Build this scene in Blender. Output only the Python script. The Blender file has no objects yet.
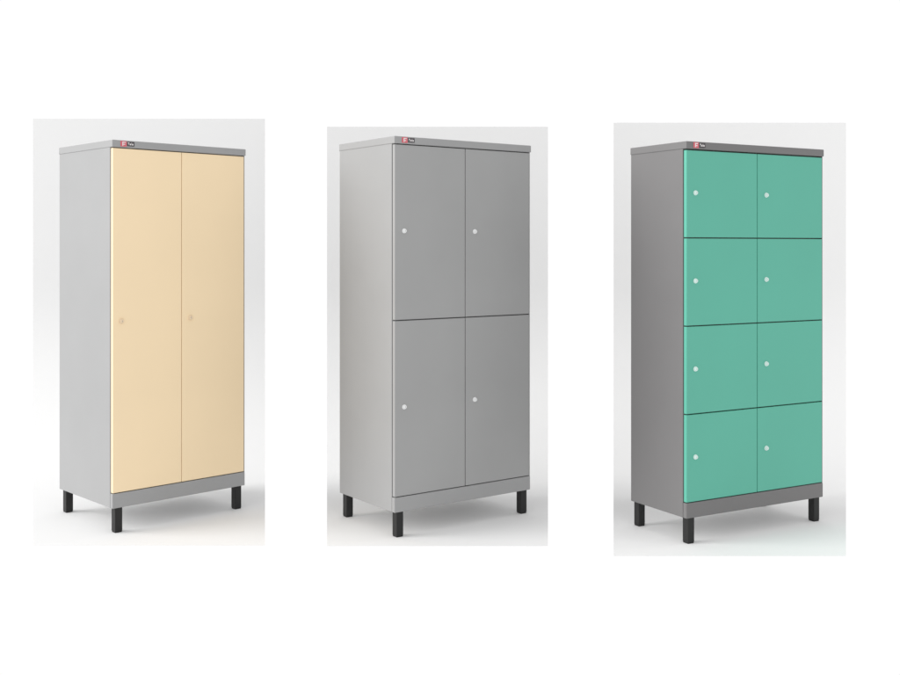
import bpy, bmesh, math
from mathutils import Vector, Matrix

scene = bpy.context.scene
C = scene.collection

# ------------------------------------------------------------------ materials
def paint(name, col, rough=0.5, bump=0.02, vary=0.03, spec=0.4, metallic=0.0, scale=900.0):
    """Powder-coated steel: faint orange-peel bump and very slight tonal unevenness."""
    m = bpy.data.materials.new(name)
    m.use_nodes = True
    nt = m.node_tree
    b = nt.nodes['Principled BSDF']
    tc = nt.nodes.new('ShaderNodeTexCoord')
    big = nt.nodes.new('ShaderNodeTexNoise')
    big.inputs['Scale'].default_value = 2.3
    big.inputs['Detail'].default_value = 3
    nt.links.new(tc.outputs['Object'], big.inputs['Vector'])
    mr = nt.nodes.new('ShaderNodeMapRange')
    mr.inputs['From Min'].default_value = 0.3
    mr.inputs['From Max'].default_value = 0.7
    mr.inputs['To Min'].default_value = 1 - vary
    mr.inputs['To Max'].default_value = 1 + vary
    nt.links.new(big.outputs['Fac'], mr.inputs['Value'])
    mul = nt.nodes.new('ShaderNodeVectorMath')
    mul.operation = 'SCALE'
    mul.inputs[0].default_value = col
    nt.links.new(mr.outputs['Result'], mul.inputs['Scale'])
    nt.links.new(mul.outputs['Vector'], b.inputs['Base Color'])
    b.inputs['Metallic'].default_value = metallic
    b.inputs['Specular IOR Level'].default_value = spec
    r2 = nt.nodes.new('ShaderNodeMapRange')
    r2.inputs['To Min'].default_value = rough - 0.05
    r2.inputs['To Max'].default_value = rough + 0.05
    nt.links.new(big.outputs['Fac'], r2.inputs['Value'])
    nt.links.new(r2.outputs['Result'], b.inputs['Roughness'])
    if bump:
        fine = nt.nodes.new('ShaderNodeTexNoise')
        fine.inputs['Scale'].default_value = scale
        fine.inputs['Detail'].default_value = 1
        nt.links.new(tc.outputs['Object'], fine.inputs['Vector'])
        bp = nt.nodes.new('ShaderNodeBump')
        bp.inputs['Strength'].default_value = bump
        bp.inputs['Distance'].default_value = 0.001
        nt.links.new(fine.outputs['Fac'], bp.inputs['Height'])
        nt.links.new(bp.outputs['Normal'], b.inputs['Normal'])
    return m

M = {
    'light_grey':  paint('light grey powder coat', (0.325, 0.326, 0.328)),
    'mid_grey':    paint('grey door powder coat', (0.34, 0.341, 0.341)),
    'dark_grey':   paint('dark grey powder coat', (0.168, 0.164, 0.165)),
    'beige':       paint('beige door powder coat', (0.90, 0.715, 0.468), vary=0.015),
    'green':       paint('sea green door powder coat', (0.102, 0.42, 0.316), vary=0.02),
    'black':       paint('black leg powder coat', (0.017, 0.017, 0.017), rough=0.5, spec=0.3),
    'knob_white':  paint('white lock plastic', (0.82, 0.83, 0.83), rough=0.25, bump=0, vary=0.01),
    'knob_beige':  paint('beige grey lock plastic', (0.78, 0.62, 0.43), rough=0.35, bump=0, vary=0.01),
    'knob_mint':   paint('pale mint lock plastic', (0.68, 0.82, 0.78), rough=0.3, bump=0, vary=0.01),
    'bounce_pale':        paint('pale bounce underside', (0.72, 0.72, 0.72), rough=0.6, bump=0.02),  # added pale tone for the underside, lifts the shade beneath by bounce
    'slot':        paint('dark key slot', (0.20, 0.20, 0.20), bump=0),
    'badge_red':   paint('red badge enamel', (0.62, 0.13, 0.16), rough=0.4, bump=0, vary=0.01),
    'badge_dark':  paint('dark badge field', (0.055, 0.045, 0.05), rough=0.4, bump=0, vary=0.01),
    'badge_white': paint('white badge mark', (0.75, 0.72, 0.72), rough=0.5, bump=0, vary=0.01),
    'paper':       paint('pale grey backdrop paper', (0.805, 0.805, 0.805), rough=0.9, spec=0.1, bump=0.03, vary=0.004, scale=300),
}

# ------------------------------------------------------------------ mesh helpers
def link(name, bm, mat, parent=None, smooth=False):
    bmesh.ops.recalc_face_normals(bm, faces=bm.faces)
    me = bpy.data.meshes.new(name)
    bm.to_mesh(me); bm.free()
    mats = mat if isinstance(mat, (list, tuple)) else [mat]
    for m in mats:
        me.materials.append(m)
    if smooth:
        for p in me.polygons:
            p.use_smooth = True
    o = bpy.data.objects.new(name, me)
    C.objects.link(o)
    if parent is not None:
        o.parent = parent
    return o

def add_box(bm, x0, x1, y0, y1, z0, z1, bev=0.0, seg=2, mi=0):
    t = bmesh.new()
    bmesh.ops.create_cube(t, size=1)
    for v in t.verts:
        v.co = Vector((x0 + (v.co.x + .5) * (x1 - x0), y0 + (v.co.y + .5) * (y1 - y0), z0 + (v.co.z + .5) * (z1 - z0)))
    if bev:
        bmesh.ops.bevel(t, geom=list(t.edges), offset=bev, segments=seg, profile=0.5, affect='EDGES')
    vm = {}
    for v in t.verts:
        vm[v] = bm.verts.new(v.co)
    for f in t.faces:
        nf = bm.faces.new([vm[v] for v in f.verts])
        nf.material_index = mi
    t.free()

def add_lathe_y(bm, cx, cz, prof, n=28):
    """prof: (radius, y) pairs, revolved about a line along Y."""
    rings = []
    for r, y in prof:
        rings.append([bm.verts.new((cx + r * math.cos(2 * math.pi * i / n), y, cz + r * math.sin(2 * math.pi * i / n)))
                      for i in range(n)])
    for a, b in zip(rings, rings[1:]):
        for i in range(n):
            bm.faces.new((a[i], a[(i + 1) % n], b[(i + 1) % n], b[i]))
    bm.faces.new(rings[0]); bm.faces.new(list(reversed(rings[-1])))

# ------------------------------------------------------------------ lockers
# local axes: x along the front, y into the depth, z up; origin at the front left bottom corner
LEG_TOP = 0.121
PLINTH_TOP = 0.191

def make_locker(name, label, loc, rot, W, D, H, body, door_mat, knob_mat, rows, door_label, knob_faint=False):
    root = bpy.data.objects.new(name, None)
    C.objects.link(root)
    root.location = loc
    root.rotation_euler = (0, 0, rot)
    root['label'] = label
    root['category'] = 'locker'
    root['group'] = 'steel lockers shown side by side'
    lid_b = H - 0.0345
    # cabinet shell: sides run down to the legs, its front sits back behind the doors
    bm = bmesh.new()
    add_box(bm, -0.0025, W + 0.0015, 0.0225, D, LEG_TOP, lid_b, bev=0.0022)
    # forward return of the right side sheet, its edge shows beside the doors
    add_box(bm, W - 0.0012, W + 0.0015, 0.0015, 0.0226, PLINTH_TOP - 0.004, lid_b, bev=0.0005, seg=1)
    cab = link('cabinet', bm, [body, M['bounce_pale']], root)
    for p in cab.data.polygons:            # unseen bottom made pale to bounce light into the shadow below
        if p.normal.z < -0.9:
            p.material_index = 1
    # lid, folded sheet with a small overhang
    bm = bmesh.new()
    add_box(bm, -0.0045, W + 0.0060, -0.005, D + 0.003, lid_b - 0.0005, H, bev=0.0035, seg=3)
    link('lid', bm, body, root)
    # plinth rail below the doors
    bm = bmesh.new()
    add_box(bm, -0.0024, W + 0.0015, -0.0025, 0.0215, LEG_TOP - 0.0006, PLINTH_TOP, bev=0.0035, seg=3)
    link('plinth', bm, body, root)
    # doors
    z0, z1 = PLINTH_TOP + 0.0035, lid_b - (0.0065 if rows == 4 else 0.0045)
    gap_v, gap_h = {1: 0.0024, 2: 0.0034, 4: 0.0030}[rows], 0.0052
    hh = (z1 - z0 - gap_h * (rows - 1)) / rows
    wmid = W / 2
    cols = [(0.0005, wmid - gap_v / 2), (wmid + gap_v / 2, W - 0.0032)]
    for r in range(rows):
        b = z0 + r * (hh + gap_h)
        for ci, (xa, xb) in enumerate(cols):
            bm = bmesh.new()
            add_box(bm, xa, xb, 0.0, 0.0195, b, b + hh, bev=0.0022, seg=3)
            d = link('door', bm, door_mat, root)
            kx = 0.053 if ci == 0 else wmid + 0.058
            if rows == 1:
                kx = 0.044 if ci == 0 else wmid + 0.048
            kz = {1: b + 0.4972 * hh, 2: b + 0.508 * hh, 4: b + 0.512 * hh}[rows]
            bm = bmesh.new()
            R = 0.0118 if not knob_faint else 0.0130
            add_lathe_y(bm, kx, kz, [(R, 0.0004), (R, -0.003), (R - 0.0015, -0.0045), (R - 0.003, -0.005),
                                     (R - 0.0035, -0.010), (R - 0.005, -0.0115), (0.002, -0.0115)])
            k = link('lock_knob', bm, knob_mat, d, smooth=False)
            # slot is part of the knob face
            me2 = k.data
            tmp = bmesh.new(); tmp.from_mesh(me2)
            add_box(tmp, kx - 0.0008, kx + 0.0008, -0.0119, -0.0110, kz - 0.0040, kz + 0.0040, mi=1)
            bmesh.ops.recalc_face_normals(tmp, faces=tmp.faces)
            tmp.to_mesh(me2); tmp.free()
            me2.materials.append(M['slot'])
    # legs: square tubes with a thin foot cap
    s = 0.038
    for lx in (0.015, W - 0.015 - s):
        for ly in (0.006, D - 0.003 - s):
            bm = bmesh.new()
            add_box(bm, lx, lx + s, ly, ly + s, 0.006, LEG_TOP + 0.001, bev=0.0022)
            l = link('leg', bm, M['black'], root)
            bm = bmesh.new()
            add_box(bm, lx + 0.0015, lx + s - 0.0015, ly + 0.0015, ly + s - 0.0015, 0.0, 0.0065, bev=0.001)
            link('foot_cap', bm, M['black'], l)
    # maker's badge on the front edge of the lid: red square with a pale mark, dark field with pale strokes
    bx = 0.037
    zb, zt = lid_b + 0.0045, H - 0.0035
    yf = -0.005
    bm = bmesh.new()
    add_box(bm, bx, bx + 0.032, yf - 0.0018, yf + 0.0005, zb, zt, bev=0.0005, seg=1, mi=0)
    add_box(bm, bx + 0.0345, bx + 0.072, yf - 0.0018, yf + 0.0005, zb + 0.003, zt - 0.002, bev=0.0005, seg=1, mi=1)
    y0, y1 = yf - 0.0024, yf - 0.0012
    zc = (zb + zt) / 2
    # letter-like mark: upright with two arms
    add_box(bm, bx + 0.009, bx + 0.0135, y0, y1, zb + 0.0035, zt - 0.0035, mi=2)
    add_box(bm, bx + 0.0137, bx + 0.026, y0, y1, zt - 0.0080, zt - 0.0037, mi=2)
    add_box(bm, bx + 0.0137, bx + 0.023, y0, y1, zc - 0.0045, zc - 0.0005, mi=2)
    # short word, only pale strokes at this size
    for a, b_, c, e in ((0.0385, 0.0450, .60, .78), (0.0408, 0.0427, .30, .60), (0.0475, 0.0535, .30, .60),
                        (0.0560, 0.0578, .30, .78), (0.0600, 0.0660, .30, .60)):
        add_box(bm, bx + a, bx + b_, y0, y1, zb + (zt - zb) * c, zb + (zt - zb) * e - 0.0002, mi=2)
    link('badge', bm, [M['badge_red'], M['badge_dark'], M['badge_white']], root)
    return root

LK = [
    ('locker', 'light grey locker with two full-height beige doors on black legs',
     (-1.6158, 5.1372), .7645, .7385, .5891, 1.890, M['light_grey'], M['beige'], M['knob_beige'], 1, True),
    ('locker', 'all grey locker with four doors in two rows and white knobs',
     (-.2609, 5.0600), .6275, .8320, .5119, 1.8998, M['light_grey'], M['mid_grey'], M['knob_white'], 2, False),
    ('locker', 'dark grey locker with eight small sea green doors in four rows',
     (1.0920, 4.9510), .5096, .8922, .4014, 1.8647, M['dark_grey'], M['green'], M['knob_mint'], 4, False),
]
for n, lab, (x, y), rot, W, D, H, bmat, dmat, kmat, rows, faint in LK:
    make_locker(n, lab, (x, y, 0.0), rot, W, D, H, bmat, dmat, kmat, rows, None, faint)

# ------------------------------------------------------------------ backdrops and floor
F, HOR, CAMH = 1072.327, 246.539, 1.37768
WALL, RAD = 7.4, 1.1
def backdrop(x0, x1, ytop, ybot, label):
    """A pale grey sheet: flat on the floor, swept up in a curve into an upright wall, narrower at its front end."""
    yf = F * CAMH / (ybot - HOR)
    ztop = CAMH + (HOR - ytop) * WALL / F
    prof = []
    n = 10
    for i in range(n + 1):
        prof.append((yf + (WALL - RAD - yf) * i / n, 0.0))
    for i in range(1, 25):
        a = math.pi / 2 * i / 24
        prof.append((WALL - RAD + RAD * math.sin(a), RAD - RAD * math.cos(a)))
    for i in range(1, 9):
        prof.append((WALL, RAD + (ztop - RAD) * i / 8))
    ka, kb = (x0 - 450) / F, (x1 - 450) / F
    bm = bmesh.new()
    T = 0.001
    rows = []
    for i, (y, z) in enumerate(prof):
        p0 = prof[max(i - 1, 0)]; p1 = prof[min(i + 1, len(prof) - 1)]
        t = Vector((0, p1[0] - p0[0], p1[1] - p0[1])).normalized()
        nrm = Vector((0, t.z, -t.y))       # away from the viewer / down
        a = Vector((ka * y, y, z)); b = Vector((kb * y, y, z))
        rows.append([bm.verts.new(a), bm.verts.new(b), bm.verts.new(b + nrm * T), bm.verts.new(a + nrm * T)])
    for r, s in zip(rows, rows[1:]):
        for i in range(4):
            bm.faces.new((r[i], r[(i + 1) % 4], s[(i + 1) % 4], s[i]))
    bm.faces.new(rows[0]); bm.faces.new(list(reversed(rows[-1])))
    o = link('backdrop', bm, M['paper'])
    bmesh_smooth = o.data
    for p in bmesh_smooth.polygons:
        p.use_smooth = abs(p.normal.x) < 0.3
    bmesh_smooth.set_sharp_from_angle(angle=math.radians(30))
    o['kind'] = 'structure'
    o['label'] = label
    return o
backdrop(33, 265, 118.7, 545.5, 'pale grey backdrop behind and under the beige-doored locker')
backdrop(327, 548, 126.7, 546, 'pale grey backdrop behind and under the all grey locker')
backdrop(613.5, 846, 122.7, 556, 'pale grey backdrop behind and under the green-doored locker')

# ------------------------------------------------------------------ light
w = bpy.data.worlds.new('World'); scene.world = w
w.use_nodes = True
bg = w.node_tree.nodes['Background']
bg.inputs['Color'].default_value = (1, 1, 1, 1)
bg.inputs['Strength'].default_value = 1.02

ld = bpy.data.lights.new('studio_key', 'SUN')
ld.energy = 2.6
ld.angle = math.radians(40)
ld.color = (1.0, 0.995, 0.985)
lo = bpy.data.objects.new('studio_key', ld); C.objects.link(lo)
az, el = math.radians(8), math.radians(22)
to_light = Vector((-math.cos(az) * math.cos(el), -math.sin(az) * math.cos(el), math.sin(el)))
lo.rotation_euler = to_light.to_track_quat('Z', 'Y').to_euler()

# ------------------------------------------------------------------ camera
cd = bpy.data.cameras.new('camera')
cam = bpy.data.objects.new('camera', cd); C.objects.link(cam)
cam.location = (0, 0, CAMH)
cam.rotation_euler = (math.radians(90), 0, 0)
cd.sensor_width = 36
cd.lens = F / 900 * 36
cd.shift_y = -(337.5 - HOR) / 900
cd.clip_end = 500
scene.camera = cam

vs = scene.view_settings
vs.view_transform = 'Standard'; vs.look = 'None'; vs.exposure = 0; vs.gamma = 1
